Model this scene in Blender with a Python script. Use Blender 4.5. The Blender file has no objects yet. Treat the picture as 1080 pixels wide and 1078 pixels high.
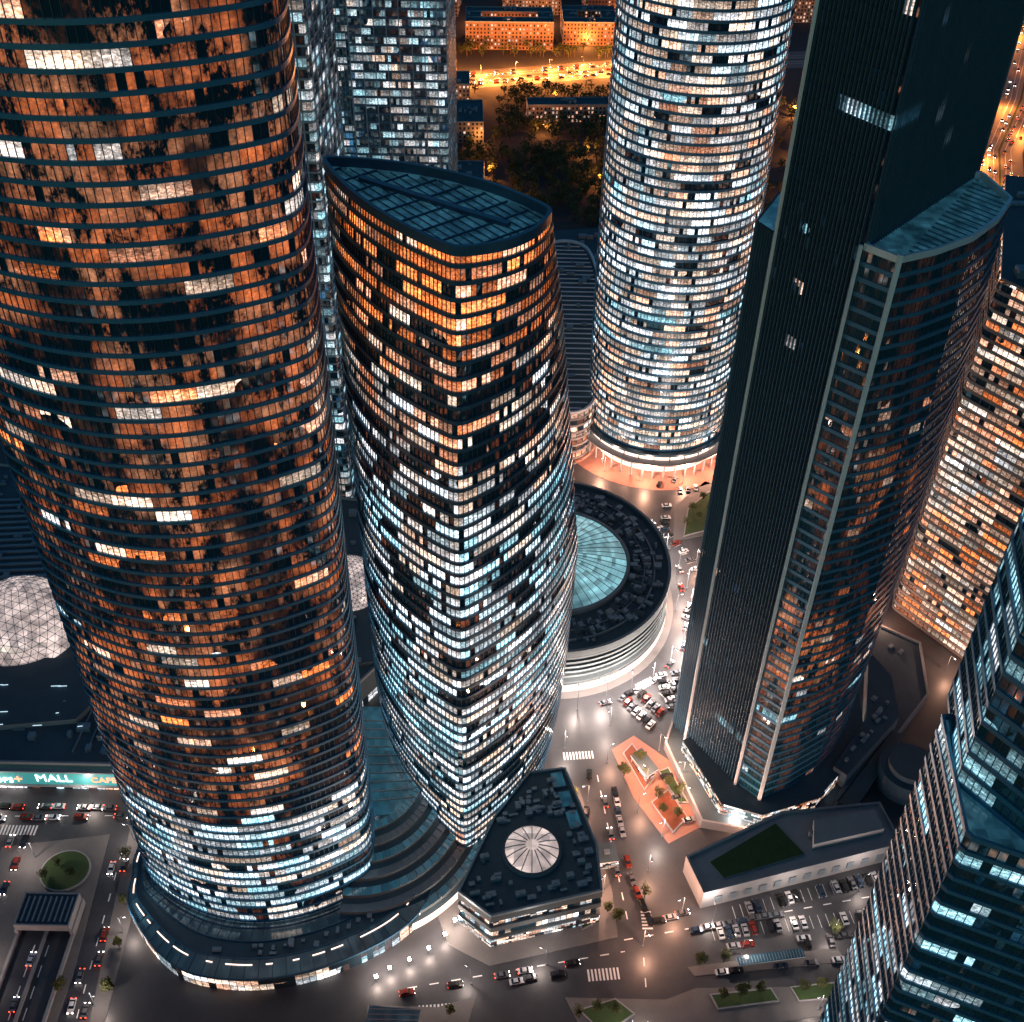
import bpy, bmesh, math, random
from mathutils import Vector, Matrix
rnd=random.Random(7)
sc=bpy.context.scene
sc.view_settings.view_transform='Standard'
sc.view_settings.look='None'
sc.view_settings.exposure=0
COL=sc.collection

# ------------------------------------------------------------ camera
th=math.radians(40.2);ph=math.radians(1.21)
U0=Vector((0,math.sin(th),math.cos(th)));R0=Vector((1,0,0));F=Vector((0,math.cos(th),-math.sin(th)))
R=R0*math.cos(ph)+U0*math.sin(ph);U=U0*math.cos(ph)-R0*math.sin(ph)
cam=bpy.data.cameras.new('camera');co=bpy.data.objects.new('camera',cam);COL.objects.link(co)
co.matrix_world=Matrix((( R.x,U.x,-F.x,0),(R.y,U.y,-F.y,0),(R.z,U.z,-F.z,350),(0,0,0,1)))
cam.sensor_width=36;cam.lens=40;cam.clip_start=1;cam.clip_end=20000
sc.camera=co

# ------------------------------------------------------------ node helpers
class NG:
    def __init__(s,name):
        s.m=bpy.data.materials.new(name);s.m.use_nodes=True;s.t=s.m.node_tree;s.t.nodes.clear()
        s.out=s.t.nodes.new('ShaderNodeOutputMaterial')
    def put(s,sock,v):
        if v is None:return
        if isinstance(v,bpy.types.NodeSocket):s.t.links.new(v,sock)
        else:
            if isinstance(v,(tuple,list)) and len(v)==3 and sock.type=='RGBA':v=(*v,1)
            sock.default_value=v
    def M(s,op,a,b=None,c=None,clamp=False):
        n=s.t.nodes.new('ShaderNodeMath');n.operation=op;n.use_clamp=clamp
        s.put(n.inputs[0],a);s.put(n.inputs[1],b);s.put(n.inputs[2],c);return n.outputs[0]
    def comb(s,x,y,z=0.0):
        n=s.t.nodes.new('ShaderNodeCombineXYZ');s.put(n.inputs[0],x);s.put(n.inputs[1],y);s.put(n.inputs[2],z);return n.outputs[0]
    def sep(s,v):
        n=s.t.nodes.new('ShaderNodeSeparateXYZ');s.put(n.inputs[0],v);return n.outputs
    def uv(s):
        n=s.t.nodes.new('ShaderNodeTexCoord');return n.outputs['UV']
    def obj(s):
        n=s.t.nodes.new('ShaderNodeNewGeometry');return n.outputs['Position']
    def wn(s,v):
        n=s.t.nodes.new('ShaderNodeTexWhiteNoise');n.noise_dimensions='3D';s.put(n.inputs['Vector'],v)
        q=s.sep(n.outputs['Color']);return q[0],q[1],q[2],n.outputs['Color']
    def noise(s,v,scale,detail=2,rough=.5):
        n=s.t.nodes.new('ShaderNodeTexNoise');s.put(n.inputs['Vector'],v);n.inputs['Scale'].default_value=scale
        n.inputs['Detail'].default_value=detail;n.inputs['Roughness'].default_value=rough;return n.outputs[0]
    def ramp(s,f,stops,interp='LINEAR'):
        n=s.t.nodes.new('ShaderNodeValToRGB');r=n.color_ramp;r.interpolation=interp
        while len(r.elements)<len(stops):r.elements.new(.5)
        for e,(p,c) in zip(r.elements,stops):
            e.position=p
            e.color=(c,c,c,1) if not isinstance(c,(tuple,list)) else (*c,1)
        s.put(n.inputs[0],f);return n.outputs[0]
    def mix(s,f,a,b,mode='MIX'):
        n=s.t.nodes.new('ShaderNodeMix');n.data_type='RGBA';n.blend_type=mode
        s.put(n.inputs[0],f);s.put(n.inputs[6],a);s.put(n.inputs[7],b);return n.outputs[2]
    def bsdf(s,color=(.1,.1,.1),rough=.5,metal=0,emit=None,estr=1,ior=1.45,normal=None,alpha=None):
        n=s.t.nodes.new('ShaderNodeBsdfPrincipled');I=n.inputs
        s.put(I['Base Color'],color);s.put(I['Roughness'],rough);s.put(I['Metallic'],metal);s.put(I['IOR'],ior)
        if emit is not None:
            s.put(I['Emission Color'],emit);s.put(I['Emission Strength'],estr);s.m.cycles.emission_sampling='NONE'
        if normal is not None:s.put(I['Normal'],normal)
        s.t.links.new(n.outputs[0],s.out.inputs[0]);return n
    def bump(s,h,strength=.3,dist=.1):
        n=s.t.nodes.new('ShaderNodeBump');s.put(n.inputs['Height'],h);n.inputs['Strength'].default_value=strength
        n.inputs['Distance'].default_value=dist;return n.outputs[0]

def plain(name,c,rough=.6,metal=0,var=.25,scale=.3,bump=0):
    g=NG(name);p=g.obj()
    a=g.noise(p,scale,5,.65);b=g.noise(p,scale*7,3,.6)
    f=g.M('ADD',g.M('MULTIPLY',a,.7),g.M('MULTIPLY',b,.3))
    k=g.M('ADD',1-var,g.M('MULTIPLY',f,2*var))
    col=g.mix(1.0,c,g.comb(k,k,k),'MULTIPLY')
    g.bsdf(col,rough,metal,normal=g.bump(b,bump,.05) if bump else None);return g.m
def emis(name,c,s):
    g=NG(name);n=g.t.nodes.new('ShaderNodeEmission');n.inputs[0].default_value=(*c,1);n.inputs[1].default_value=s
    g.t.links.new(n.outputs[0],g.out.inputs[0]);g.m.cycles.emission_sampling='NONE';return g.m

ORG=(1,.24,.06);PNK=(1,.5,.32);WRM=(1,.74,.56);WHT=(.93,.93,.97);CYN=(.42,.82,.95)
def facade(name,nf,prob,hue,strength=1.6,seed=0,ow=4,amp=.5,dim=.4,dims=.22,dimcol=(1,.26,.1),base=(.008,.03,.048),ior=2.3,gate=.5,tilt=.03,frame=.05,nscale=1.0,dimh=((0,1),(1,1)),dthr=(.49,.60)):
    """curtain wall: UV unit = one bay x one storey; offices behind the glass are lit or not, storey by storey"""
    g=NG(name);M=g.M;q=g.sep(g.uv());u,v=q[0],q[1]
    cu=M('FLOOR',u);cv=M('FLOOR',v);fu=M('FRACT',u);fv=M('FRACT',v)
    fr,fr2,fr3,_=g.wn(g.comb(cv,seed+.5,3.3))
    wob=M('MULTIPLY',g.noise(g.comb(M('MULTIPLY',cu,.31),M('MULTIPLY',cv,7.7),seed),1.0,1),3.5)
    ou=M('FLOOR',M('DIVIDE',M('ADD',M('ADD',cu,wob),M('MULTIPLY',fr2,40)),ow))
    r1,r2,r3,_=g.wn(g.comb(ou,cv,seed+1.5))
    p1,p2,p3,pc=g.wn(g.comb(cu,cv,seed+2.5))
    big=g.noise(g.comb(M('MULTIPLY',u,.05*nscale),M('MULTIPLY',v,.09*nscale),seed*3.1),1.0,3,.6)
    big2=g.noise(g.comb(M('MULTIPLY',u,.05*nscale),M('MULTIPLY',v,.06*nscale),seed*7.7+20),1.0,4,.65)
    vn=M('DIVIDE',cv,nf)
    P=g.ramp(vn,prob);P=M('ADD',P,M('MULTIPLY',M('SUBTRACT',big,.5),amp*2))
    P=M('MULTIPLY',P,M('ADD',1-gate,M('MULTIPLY',fr,gate*1.8)))
    strip=M('MULTIPLY',M('GREATER_THAN',fr3,.955),M('GREATER_THAN',big,.5))
    P=M('ADD',P,M('MULTIPLY',strip,.8))
    lit=M('MULTIPLY',M('LESS_THAN',r1,P),M('LESS_THAN',p1,.93))
    hv=g.ramp(vn,hue)
    h=M('ADD',M('ADD',hv,M('MULTIPLY',M('SUBTRACT',big2,.5),1.1)),M('MULTIPLY',M('SUBTRACT',r2,.5),.6))
    h=M('ADD',h,M('MULTIPLY',strip,.6),clamp=True)
    colr=g.ramp(h,[(0,ORG),(.22,PNK),(.42,WRM),(.66,WHT),(1,CYN)])
    fine=g.noise(g.comb(M('MULTIPLY',u,1.7),M('MULTIPLY',v,4.6),seed),1.0,5,.8)
    fine=g.ramp(fine,[(.32,.06),(.5,.6),(.64,2.0)])
    blind=M('ADD',M('MULTIPLY',M('GREATER_THAN',fv,M('ADD',.35,M('MULTIPLY',p3,.6))),-.5),1)
    br=M('MULTIPLY',M('MULTIPLY',M('ADD',.3,M('MULTIPLY',M('POWER',r3,2),1.4)),fine),blind)
    br=M('MULTIPLY',br,M('ADD',.65,M('MULTIPLY',p2,.5)))
    fm=M('MULTIPLY',M('GREATER_THAN',fu,frame),M('LESS_THAN',fu,1-frame))
    e1=M('MULTIPLY',M('MULTIPLY',lit,br),M('MULTIPLY',fm,strength))
    # soft irregular glow painted into the emission to imitate reflections, broken up pane by pane
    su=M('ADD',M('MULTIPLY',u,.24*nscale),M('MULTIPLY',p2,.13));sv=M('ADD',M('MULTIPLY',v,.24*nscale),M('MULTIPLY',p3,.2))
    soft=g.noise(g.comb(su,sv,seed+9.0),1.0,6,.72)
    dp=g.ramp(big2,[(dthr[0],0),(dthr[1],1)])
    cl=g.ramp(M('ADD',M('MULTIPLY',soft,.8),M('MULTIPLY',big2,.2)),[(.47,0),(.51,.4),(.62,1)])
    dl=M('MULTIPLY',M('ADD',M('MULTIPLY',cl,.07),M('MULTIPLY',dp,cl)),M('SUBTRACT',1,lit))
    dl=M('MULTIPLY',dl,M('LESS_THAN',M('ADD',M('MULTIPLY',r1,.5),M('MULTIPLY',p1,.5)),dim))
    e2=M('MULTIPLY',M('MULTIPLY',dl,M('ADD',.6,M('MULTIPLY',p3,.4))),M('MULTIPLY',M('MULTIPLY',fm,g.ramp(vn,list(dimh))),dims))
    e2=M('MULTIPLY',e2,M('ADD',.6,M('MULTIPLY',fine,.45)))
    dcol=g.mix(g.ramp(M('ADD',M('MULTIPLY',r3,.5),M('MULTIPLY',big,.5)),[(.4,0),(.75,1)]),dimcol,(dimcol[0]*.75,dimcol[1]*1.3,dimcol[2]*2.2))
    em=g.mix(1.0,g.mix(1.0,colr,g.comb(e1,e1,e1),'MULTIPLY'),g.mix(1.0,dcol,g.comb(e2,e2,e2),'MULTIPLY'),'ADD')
    geo=g.t.nodes.new('ShaderNodeNewGeometry')
    vm=g.t.nodes.new('ShaderNodeVectorMath');vm.operation='MULTIPLY_ADD'
    g.put(vm.inputs[0],pc);vm.inputs[1].default_value=(tilt*2,)*3
    v2=g.t.nodes.new('ShaderNodeVectorMath');v2.operation='SUBTRACT';g.put(v2.inputs[0],geo.outputs['Normal']);v2.inputs[1].default_value=(tilt,)*3
    g.put(vm.inputs[2],v2.outputs[0])
    vn_=g.t.nodes.new('ShaderNodeVectorMath');vn_.operation='NORMALIZE';g.put(vn_.inputs[0],vm.outputs[0])
    g.bsdf(base,.04,0,emit=em,estr=1,ior=ior,normal=vn_.outputs[0]);return g.m

def masonry(name,wall,prob,seed=0,strength=1.2,hue=.1):
    g=NG(name);M=g.M;q=g.sep(g.uv());u,v=q[0],q[1]
    cu=M('FLOOR',u);cv=M('FLOOR',v);fu=M('FRACT',u);fv=M('FRACT',v)
    w=M('MULTIPLY',M('MULTIPLY',M('GREATER_THAN',fu,.27),M('LESS_THAN',fu,.73)),M('MULTIPLY',M('GREATER_THAN',fv,.25),M('LESS_THAN',fv,.8)))
    r1,r2,r3,_=g.wn(g.comb(cu,cv,seed+.5))
    lit=M('MULTIPLY',M('LESS_THAN',r1,prob),w)
    c=g.ramp(M('ADD',hue,M('MULTIPLY',r2,.6)),[(0,ORG),(.35,PNK),(.6,WRM),(1,CYN)])
    e=M('MULTIPLY',lit,M('MULTIPLY',M('ADD',.2,r3),strength))
    n=g.noise(g.obj(),.15,5,.6);k=M('ADD',.6,M('MULTIPLY',n,.8))
    wc=g.mix(1.0,wall,g.comb(k,k,k),'MULTIPLY')
    g.bsdf(g.mix(w,wc,(.01,.02,.03)),M('SUBTRACT',.8,M('MULTIPLY',w,.7)),0,emit=g.mix(1.0,c,g.comb(e,e,e),'MULTIPLY'),estr=1);return g.m

# ------------------------------------------------------------ mesh builder
class MB:
    def __init__(s):s.v=[];s.f=[];s.m=[];s.uv=[]
    def face(s,pts,mat=0,uvs=None):
        i=len(s.v);s.v.extend(pts);s.f.append(tuple(range(i,i+len(pts))));s.m.append(mat)
        s.uv.extend(uvs if uvs else [(p[0],p[1]) for p in pts])
    def box(s,cx,cy,z0,sx,sy,sz,rot=0,mat=0,mtop=None):
        c,sn=math.cos(rot),math.sin(rot)
        poly=[(cx+a*c-b*sn,cy+a*sn+b*c) for a,b in ((-sx/2,-sy/2),(sx/2,-sy/2),(sx/2,sy/2),(-sx/2,sy/2))]
        s.prism(poly,z0,z0+sz,mat,mat if mtop is None else mtop)
    def prism(s,poly,z0,z1,ms=0,mt=0,bw=1.0,fh=1.0,top=True):
        poly=ccw(poly);n=len(poly);d=0
        for i in range(n):
            a,b=poly[i],poly[(i+1)%n];L=math.hypot(b[0]-a[0],b[1]-a[1])
            k=max(1,round(L/bw)) if bw!=1.0 else L
            s.face([(a[0],a[1],z0),(b[0],b[1],z0),(b[0],b[1],z1),(a[0],a[1],z1)],ms,[(d,z0/fh),(d+k,z0/fh),(d+k,z1/fh),(d,z1/fh)])
            d+=k+3
        if top:s.face([(p[0],p[1],z1) for p in poly],mt)
    def bar(s,a,b,w,h,mat=0):
        "horizontal bar from a to b (xyz), width w, height h above a"
        dx,dy=b[0]-a[0],b[1]-a[1];L=math.hypot(dx,dy) or 1;nx,ny=-dy/L*w/2,dx/L*w/2
        A=[(a[0]+nx,a[1]+ny,a[2]),(a[0]-nx,a[1]-ny,a[2]),(b[0]-nx,b[1]-ny,b[2]),(b[0]+nx,b[1]+ny,b[2])]
        T=[(p[0],p[1],p[2]+h) for p in A]
        s.face(T,mat)
        for i in range(4):
            j=(i+1)%4;s.face([A[i],A[j],T[j],T[i]],mat)
    def cyl(s,cx,cy,z0,r,h,n=16,mat=0,mtop=None,r2=None):
        r2=r if r2 is None else r2
        for i in range(n):
            a,b=2*math.pi*i/n,2*math.pi*(i+1)/n
            s.face([(cx+r*math.cos(a),cy+r*math.sin(a),z0),(cx+r*math.cos(b),cy+r*math.sin(b),z0),(cx+r2*math.cos(b),cy+r2*math.sin(b),z0+h),(cx+r2*math.cos(a),cy+r2*math.sin(a),z0+h)],mat)
        s.face([(cx+r2*math.cos(2*math.pi*i/n),cy+r2*math.sin(2*math.pi*i/n),z0+h) for i in range(n)],mat if mtop is None else mtop)
    def mesh(s,name,mats):
        me=bpy.data.meshes.new(name);me.from_pydata(s.v,[],s.f)
        for m_ in mats:me.materials.append(m_)
        me.polygons.foreach_set('material_index',s.m)
        l=me.uv_layers.new(name='UVMap');l.data.foreach_set('uv',[c for p in s.uv for c in p[:2]])
        me.update();return me
    def build(s,name,mats,parent=None):
        return add(name,s.mesh(name,mats),parent=parent)
def add(name,me,loc=(0,0,0),rot=0,scale=1,parent=None):
    o=bpy.data.objects.new(name,me);COL.objects.link(o);o.location=loc;o.rotation_euler=(0,0,rot);o.scale=(scale,)*3
    if parent:o.parent=parent
    return o
def ccw(p):
    a=sum(p[i][0]*p[(i+1)%len(p)][1]-p[(i+1)%len(p)][0]*p[i][1] for i in range(len(p)))
    return list(p) if a>0 else list(p)[::-1]
def resample(p,N):
    n=len(p);L=[0]
    for i in range(n):L.append(L[-1]+math.dist(p[i],p[(i+1)%n]))
    out=[];j=0
    for k in range(N):
        t=L[-1]*k/N
        while L[j+1]<t:j+=1
        f=(t-L[j])/max(1e-9,L[j+1]-L[j]);a,b=p[j],p[(j+1)%n]
        out.append((a[0]+(b[0]-a[0])*f,a[1]+(b[1]-a[1])*f))
    return out
def arcpoly(V,sag,N,sm=0):
    V=ccw(V);n=len(V);pts=[]
    sg=sag if isinstance(sag,(list,tuple)) else [sag]*n
    for i in range(n):
        a,b=V[i],V[(i+1)%n];L=math.dist(a,b);nx,ny=(b[1]-a[1])/L,-(b[0]-a[0])/L
        for k in range(30):
            t=k/30;q=sg[i]*(1-(2*t-1)**2)
            pts.append((a[0]+(b[0]-a[0])*t+nx*q,a[1]+(b[1]-a[1])*t+ny*q))
    p=resample(pts,N)
    for _ in range(sm):
        p=[((p[i-1][0]+2*p[i][0]+p[(i+1)%N][0])/4,(p[i-1][1]+2*p[i][1]+p[(i+1)%N][1])/4) for i in range(N)]
    return p
def normals(p):
    n=len(p);o=[]
    for i in range(n):
        a,b=p[i-1],p[(i+1)%n];L=math.dist(a,b) or 1;o.append(((b[1]-a[1])/L,-(b[0]-a[0])/L))
    return o
def off(p,d):
    return [(a[0]+n[0]*d,a[1]+n[1]*d) for a,n in zip(p,normals(p))]
def loft(mb,outline,z0,z1,fh,bh=1.0,depth=.35,fin=1,fw=.12,fd=.3,mats=(0,1,2),u0=0,skip=None):
    "storey-by-storey curtain wall with projecting spandrels and mullion fins"
    nf=int(round((z1-z0)/fh))
    for k in range(nf):
        za=z0+k*fh;zb=za+bh;zc=za+fh
        A=outline(za);B=outline(zb);C=outline(zc);N=len(A)
        nA=normals(A);Ao=off(A,depth);Bo=off(B,depth)
        for i in range(N):
            j=(i+1)%N
            mb.face([(*Ao[i],za),(*Ao[j],za),(*Bo[j],zb),(*Bo[i],zb)],mats[1],[(i,k),(i+1,k),(i+1,k+.2),(i,k+.2)])
            mb.face([(*Bo[i],zb),(*Bo[j],zb),(*B[j],zb),(*B[i],zb)],mats[1])
            mb.face([(*B[i],zb),(*B[j],zb),(*C[j],zc),(*C[i],zc)],mats[0],[(i+u0,k+.001),(i+1+u0,k+.001),(i+1+u0,k+.999),(i+u0,k+.999)])
            if fin and i%fin==0:
                nx,ny=nA[i];tx,ty=-ny*fw,nx*fw;d=fd
                fa=[(A[i][0]-tx,A[i][1]-ty),(A[i][0]+tx,A[i][1]+ty)]
                fc=[(C[i][0]-tx,C[i][1]-ty),(C[i][0]+tx,C[i][1]+ty)]
                oa=[(x+nx*d,y+ny*d) for x,y in fa];oc=[(x+nx*d,y+ny*d) for x,y in fc]
                mt=mats[2]
                zs=za if d>depth else zb
                mb.face([(*oa[0],zs),(*oa[1],zs),(*oc[1],zc),(*oc[0],zc)],mt)
                mb.face([(*fa[0],zs),(*oa[0],zs),(*oc[0],zc),(*fc[0],zc)],mt)
                mb.face([(*oa[1],zs),(*fa[1],zs),(*fc[1],zc),(*oc[1],zc)],mt)
def hatch(mb,poly,z,spacing,ang,w,h,mat,inset=0.3):
    "parallel ribs clipped to a convex polygon"
    d=(math.cos(ang),math.sin(ang));n=(-d[1],d[0])
    ts=[p[0]*n[0]+p[1]*n[1] for p in poly];t=min(ts)+spacing/2
    while t<max(ts):
        xs=[]
        for i in range(len(poly)):
            a,b=poly[i],poly[(i+1)%len(poly)];ta,tb=ts[i]-t,ts[(i+1)%len(poly)]-t
            if ta*tb<0:
                f=ta/(ta-tb);x,y=a[0]+(b[0]-a[0])*f,a[1]+(b[1]-a[1])*f;xs.append(x*d[0]+y*d[1])
        if len(xs)==2:
            s0,s1=min(xs)+inset,max(xs)-inset
            if s1>s0:mb.bar((d[0]*s0+n[0]*t,d[1]*s0+n[1]*t,z),(d[0]*s1+n[0]*t,d[1]*s1+n[1]*t,z),w,h,mat)
        t+=spacing
def inside(p,poly):
    c=False
    for i in range(len(poly)):
        a,b=poly[i],poly[i-1]
        if (a[1]>p[1])!=(b[1]>p[1]) and p[0]<(b[0]-a[0])*(p[1]-a[1])/(b[1]-a[1])+a[0]:c=not c
    return c
def rooftop(mb,poly,z,n,mat,smin=1,smax=5,hmax=2.5,rot=0,inset=2,excl=None):
    xs=[p[0] for p in poly];ys=[p[1] for p in poly];c=0;t=0
    while c<n and t<n*12:
        t+=1;x=rnd.uniform(min(xs),max(xs));y=rnd.uniform(min(ys),max(ys));r=inset+2
        if not all(inside((x+a,y+b),poly) for a,b in((r,0),(-r,0),(0,r),(0,-r))):continue
        if excl and math.hypot(x-excl[0],y-excl[1])<excl[2]+3:continue
        sx,sy=rnd.uniform(smin,smax),rnd.uniform(smin,smax*.6);h=rnd.uniform(.6,hmax)
        mb.box(x,y,z,sx,sy,h,rot,mat)
        if sx>2.5:mb.cyl(x,y,z+h,min(sx,sy)*.3,.3,10,mat)
        c+=1
def parapet(mb,poly,z,w,h,mat):
    poly=ccw(poly);n=len(poly)
    inn=[]
    for i in range(n):
        a,b,c=poly[i-1],poly[i],poly[(i+1)%n]
        l1=math.dist(a,b) or 1;l2=math.dist(b,c) or 1
        n1=(-(b[1]-a[1])/l1,(b[0]-a[0])/l1);n2=(-(c[1]-b[1])/l2,(c[0]-b[0])/l2)
        s=(n1[0]+n2[0],n1[1]+n2[1]);L=math.hypot(*s) or 1;k=w/max(.3,L/2)/L
        inn.append((b[0]+s[0]*k,b[1]+s[1]*k))
    for i in range(n):
        j=(i+1)%n
        mb.face([(*poly[i],z),(*poly[j],z),(*poly[j],z+h),(*poly[i],z+h)],mat)
        mb.face([(*inn[j],z),(*inn[i],z),(*inn[i],z+h),(*inn[j],z+h)],mat)
        mb.face([(*poly[i],z+h),(*poly[j],z+h),(*inn[j],z+h),(*inn[i],z+h)],mat)

# ------------------------------------------------------------ materials
band=plain('blue_spandrel',(.05,.17,.28),.35,.2)
bandd=plain('dark_spandrel',(.03,.09,.15),.3,.2)
bandk=plain('black_spandrel',(.008,.022,.04),.3,.2)
finm=plain('mullion_metal',(.03,.08,.12),.35,.4)
finl=plain('light_mullion',(.16,.26,.34),.4,.5)
finv=plain('blue_fin',(.045,.11,.18),.45,.3)
white=plain('white_metal',(.62,.66,.7),.4,.1)
conc=plain('concrete',(.24,.24,.25),.8,0,.35,.12,.3)
concd=plain('dark_concrete',(.07,.09,.10),.85,0,.35,.12,.3)
roofm=plain('roof_membrane',(.05,.08,.10),.8,0,.5,.1,.3)
hvac=plain('hvac_metal',(.2,.25,.29),.5,.4)
asph=plain('asphalt',(.048,.05,.056),.42,0,.6,.06,.3)
pave=plain('pavement_stone',(.12,.115,.115),.75,0,.35,.2,.3)
pink=plain('red_granite_paving',(.26,.12,.09),.7,0,.35,.2,.2)
grass=plain('lawn_grass',(.03,.06,.018),.95,0,.5,.4,.6)
paint=plain('road_paint',(.7,.7,.7),.6,0,.25,1.5)
soil=plain('city_ground',(.05,.052,.05),.9,0,.5,.02,.2)
def gridglass(name,base,em,estr,sx=1.0,sy=1.0,rough=.12,ior=1.8):
    g=NG(name);M=g.M;q=g.sep(g.uv());u=M('DIVIDE',q[0],sx);v=M('DIVIDE',q[1],sy)
    r1,r2,r3,_=g.wn(g.comb(M('FLOOR',u),M('FLOOR',v),1.5))
    n=g.noise(g.comb(u,v),.25,3,.6)
    k=M('MULTIPLY',M('ADD',.35,M('MULTIPLY',r1,.6)),g.ramp(n,[(.3,.3),(.7,1.5)]))
    k=M('MULTIPLY',k,estr)
    g.bsdf(base,rough,0,emit=g.mix(1.0,em,g.comb(k,k,k),'MULTIPLY'),estr=1,ior=ior);return g.m
roofglass=gridglass('roof_glass',(.03,.1,.14),(.1,.42,.6),.17,2,2)  # blue emission painted into the glass, imitating a sky reflection
canglass=gridglass('canopy_glass',(.02,.06,.09),(.3,.5,.6),.05,2,3)
skyglass=gridglass('lit_skylight_glass',(.1,.2,.22),(.4,.85,.95),.8,3,3)
domeglass=gridglass('dome_glass',(.15,.16,.18),(.95,.74,.68),1.05,3,3)
litwarm=emis('warm_lamp_light',(1,.72,.5),9)
litwhite=emis('white_lamp_light',(1,.88,.8),14)
litorg=emis('sodium_lamp_light',(1,.42,.12),14)
litband=emis('shopfront_light',(1,.7,.58),2.6)
roofstrip=emis('roof_strip_light',(.6,.85,1),1.2)

F_left=facade('curved_tower_glass',90,[(0,.95),(.15,.85),(.17,.12),(.45,.10),(.6,.13),(1,.1)],[(0,.72),(.16,.66),(.2,.2),(1,.25)],2.1,1,6,.35,.85,.95,gate=.4,nscale=1.15,dimh=((0,.2),(.17,.5),(.2,1),(1,.9)),dthr=(.46,.56),dimcol=(1,.24,.07))  # orange dim layer paints mirrored city light on the panes above the lowest storeys
F_mid=facade('sail_tower_glass',56,[(0,1.0),(.5,.92),(.72,.62),(.85,.65),(1,.95)],[(0,.58),(.25,.74),(.6,.76),(.75,.42),(.85,.12),(1,.02)],2.5,2,6,.45,.6,.35,gate=.5)
F_round=facade('round_tower_glass',60,[(0,1.1),(.6,1.0),(1,.9)],[(0,.4),(.3,.5),(1,.6)],2.1,3,5,.35,.6,.15,gate=.25)
F_eur=facade('slab_tower_glass',75,[(0,.01),(1,.006)],[(0,.7),(1,.5)],1.0,4,3,.04,.2,.12,gate=.4,dimcol=(.2,.5,.7),base=(.004,.012,.02))
F_wing=facade('wing_tower_glass',56,[(0,.05),(.35,.06),(1,.02)],[(0,.6),(.5,.15),(1,.6)],1.2,5,3,.1,.97,.9,gate=.4,base=(.005,.045,.066),dimh=((0,.08),(.25,.3),(.38,1.3),(.6,1.2),(.72,.05)),dthr=(.43,.52),dimcol=(1,.22,.05))  # painted amber reflection of city light, strongest around mid height
F_br=facade('near_tower_glass',70,[(0,.42),(.4,.3),(.6,.22),(1,.45)],[(0,.95),(1,.95)],1.4,6,6,.5,.5,.15,gate=.6,dimcol=(.2,.6,.8),base=(.01,.05,.07))
F_rm=facade('office_block_glass',44,[(0,.95),(1,.9)],[(0,.22),(1,.3)],1.9,7,4,.3,.6,.3,gate=.2)
F_bk=facade('back_tower_glass',60,[(0,.6),(1,.62)],[(0,.8),(1,.8)],1.1,8,3,.45,.6,.25,gate=.3,dimcol=(.3,.7,.9))
F_bk2=facade('back_dark_tower_glass',60,[(0,.3),(1,.35)],[(0,.8),(1,.75)],1.2,9,2,.4,.6,.25,gate=.3,dimcol=(.3,.7,.9))
F_low=facade('podium_glass',4,[(0,.8),(1,.7)],[(0,.5),(1,.45)],2.4,10,3,.4,.6,.4,gate=.1)
F_ring=facade('ring_building_glass',5,[(0,.7),(1,.6)],[(0,.5),(1,.6)],1.3,11,4,.3,.6,.3,gate=.2)
APT=[masonry('ochre_masonry',(.28,.16,.1),.3,1),masonry('grey_masonry',(.16,.17,.18),.25,2),masonry('pale_masonry',(.3,.25,.21),.35,3)]
F_gen=facade('generic_office_glass',12,[(0,.4),(1,.4)],[(0,.5),(1,.5)],1.3,12,3,.4,.5,.3)

# ------------------------------------------------------------ ground
g=MB();g.face([(-5000,-3000,0),(5000,-3000,0),(5000,9000,0),(-5000,9000,0)]);g.build('ground',[soil])
g=MB();g.face([(-330,-60,.02),(330,-60,.02),(330,470,.02),(-330,470,.02)]);g.build('road',[asph])
def island(name,poly,mat,h=.13,inner=None):
    b=MB();b.prism(poly,.02,.02+h,1,0);o=b.build(name,[mat,conc]);return o
# ------------------------------------------------------------ LEFT TOWER
LV=[(-122,214),(-44,212),(-82,274)]
Lout=arcpoly(LV,[16,12,12],150,9)
b=MB();loft(b,lambda z:Lout,.9,374,4.1,1.0,.45,1,.08,.2)
b.face([(*p,373.5) for p in Lout],1)
left=b.build('curved_glass_skyscraper',[F_left,band,finm])
b=MB()
def offd(d):
    o=[]
    for a,n in zip(Lout,normals(Lout)):
        t=min(1,max(0,(n[0]+.95)/.75));k=.22+.78*t*t*(3-2*t)
        if d<0:k=1
        o.append((a[0]+n[0]*d*k,a[1]+n[1]*d*k))
    return o
sk=[offd(d) for d in(-.5,3,8,14,21)];zz=[4.5,5.6,6.4,6.6,6.2]
for r in range(4):
    A,B=sk[r],sk[r+1]
    for i in range(150):
        j=(i+1)%150
        b.face([(*B[i],zz[r+1]),(*B[j],zz[r+1]),(*A[j],zz[r]),(*A[i],zz[r])],(0,0,1,4)[r],[(i*2,r*3),(i*2+2,r*3),(i*2+2,r*3+3),(i*2,r*3+3)])
for r in (1,2,3,4):
    A=sk[r]
    for i in range(150):
        j=(i+1)%150
        b.bar((*A[i],zz[r]+.02),(*A[j],zz[r]+.02),.4,.35 if r<4 else .9,2)
for i in range(0,150,2):
    for r in (0,1,3):b.bar((*sk[r][i],zz[r]),(*sk[r+1][i],zz[r+1]),.16,.25,2)
for i in range(80):
    j=rnd.randrange(20,130);f=rnd.uniform(.2,.8);p=[sk[2][j][q]*(1-f)+sk[3][j][q]*f for q in(0,1)];b.box(*p,6.4,rnd.uniform(.8,3),rnd.uniform(.8,2),rnd.uniform(.5,1.6),0,5)
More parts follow.
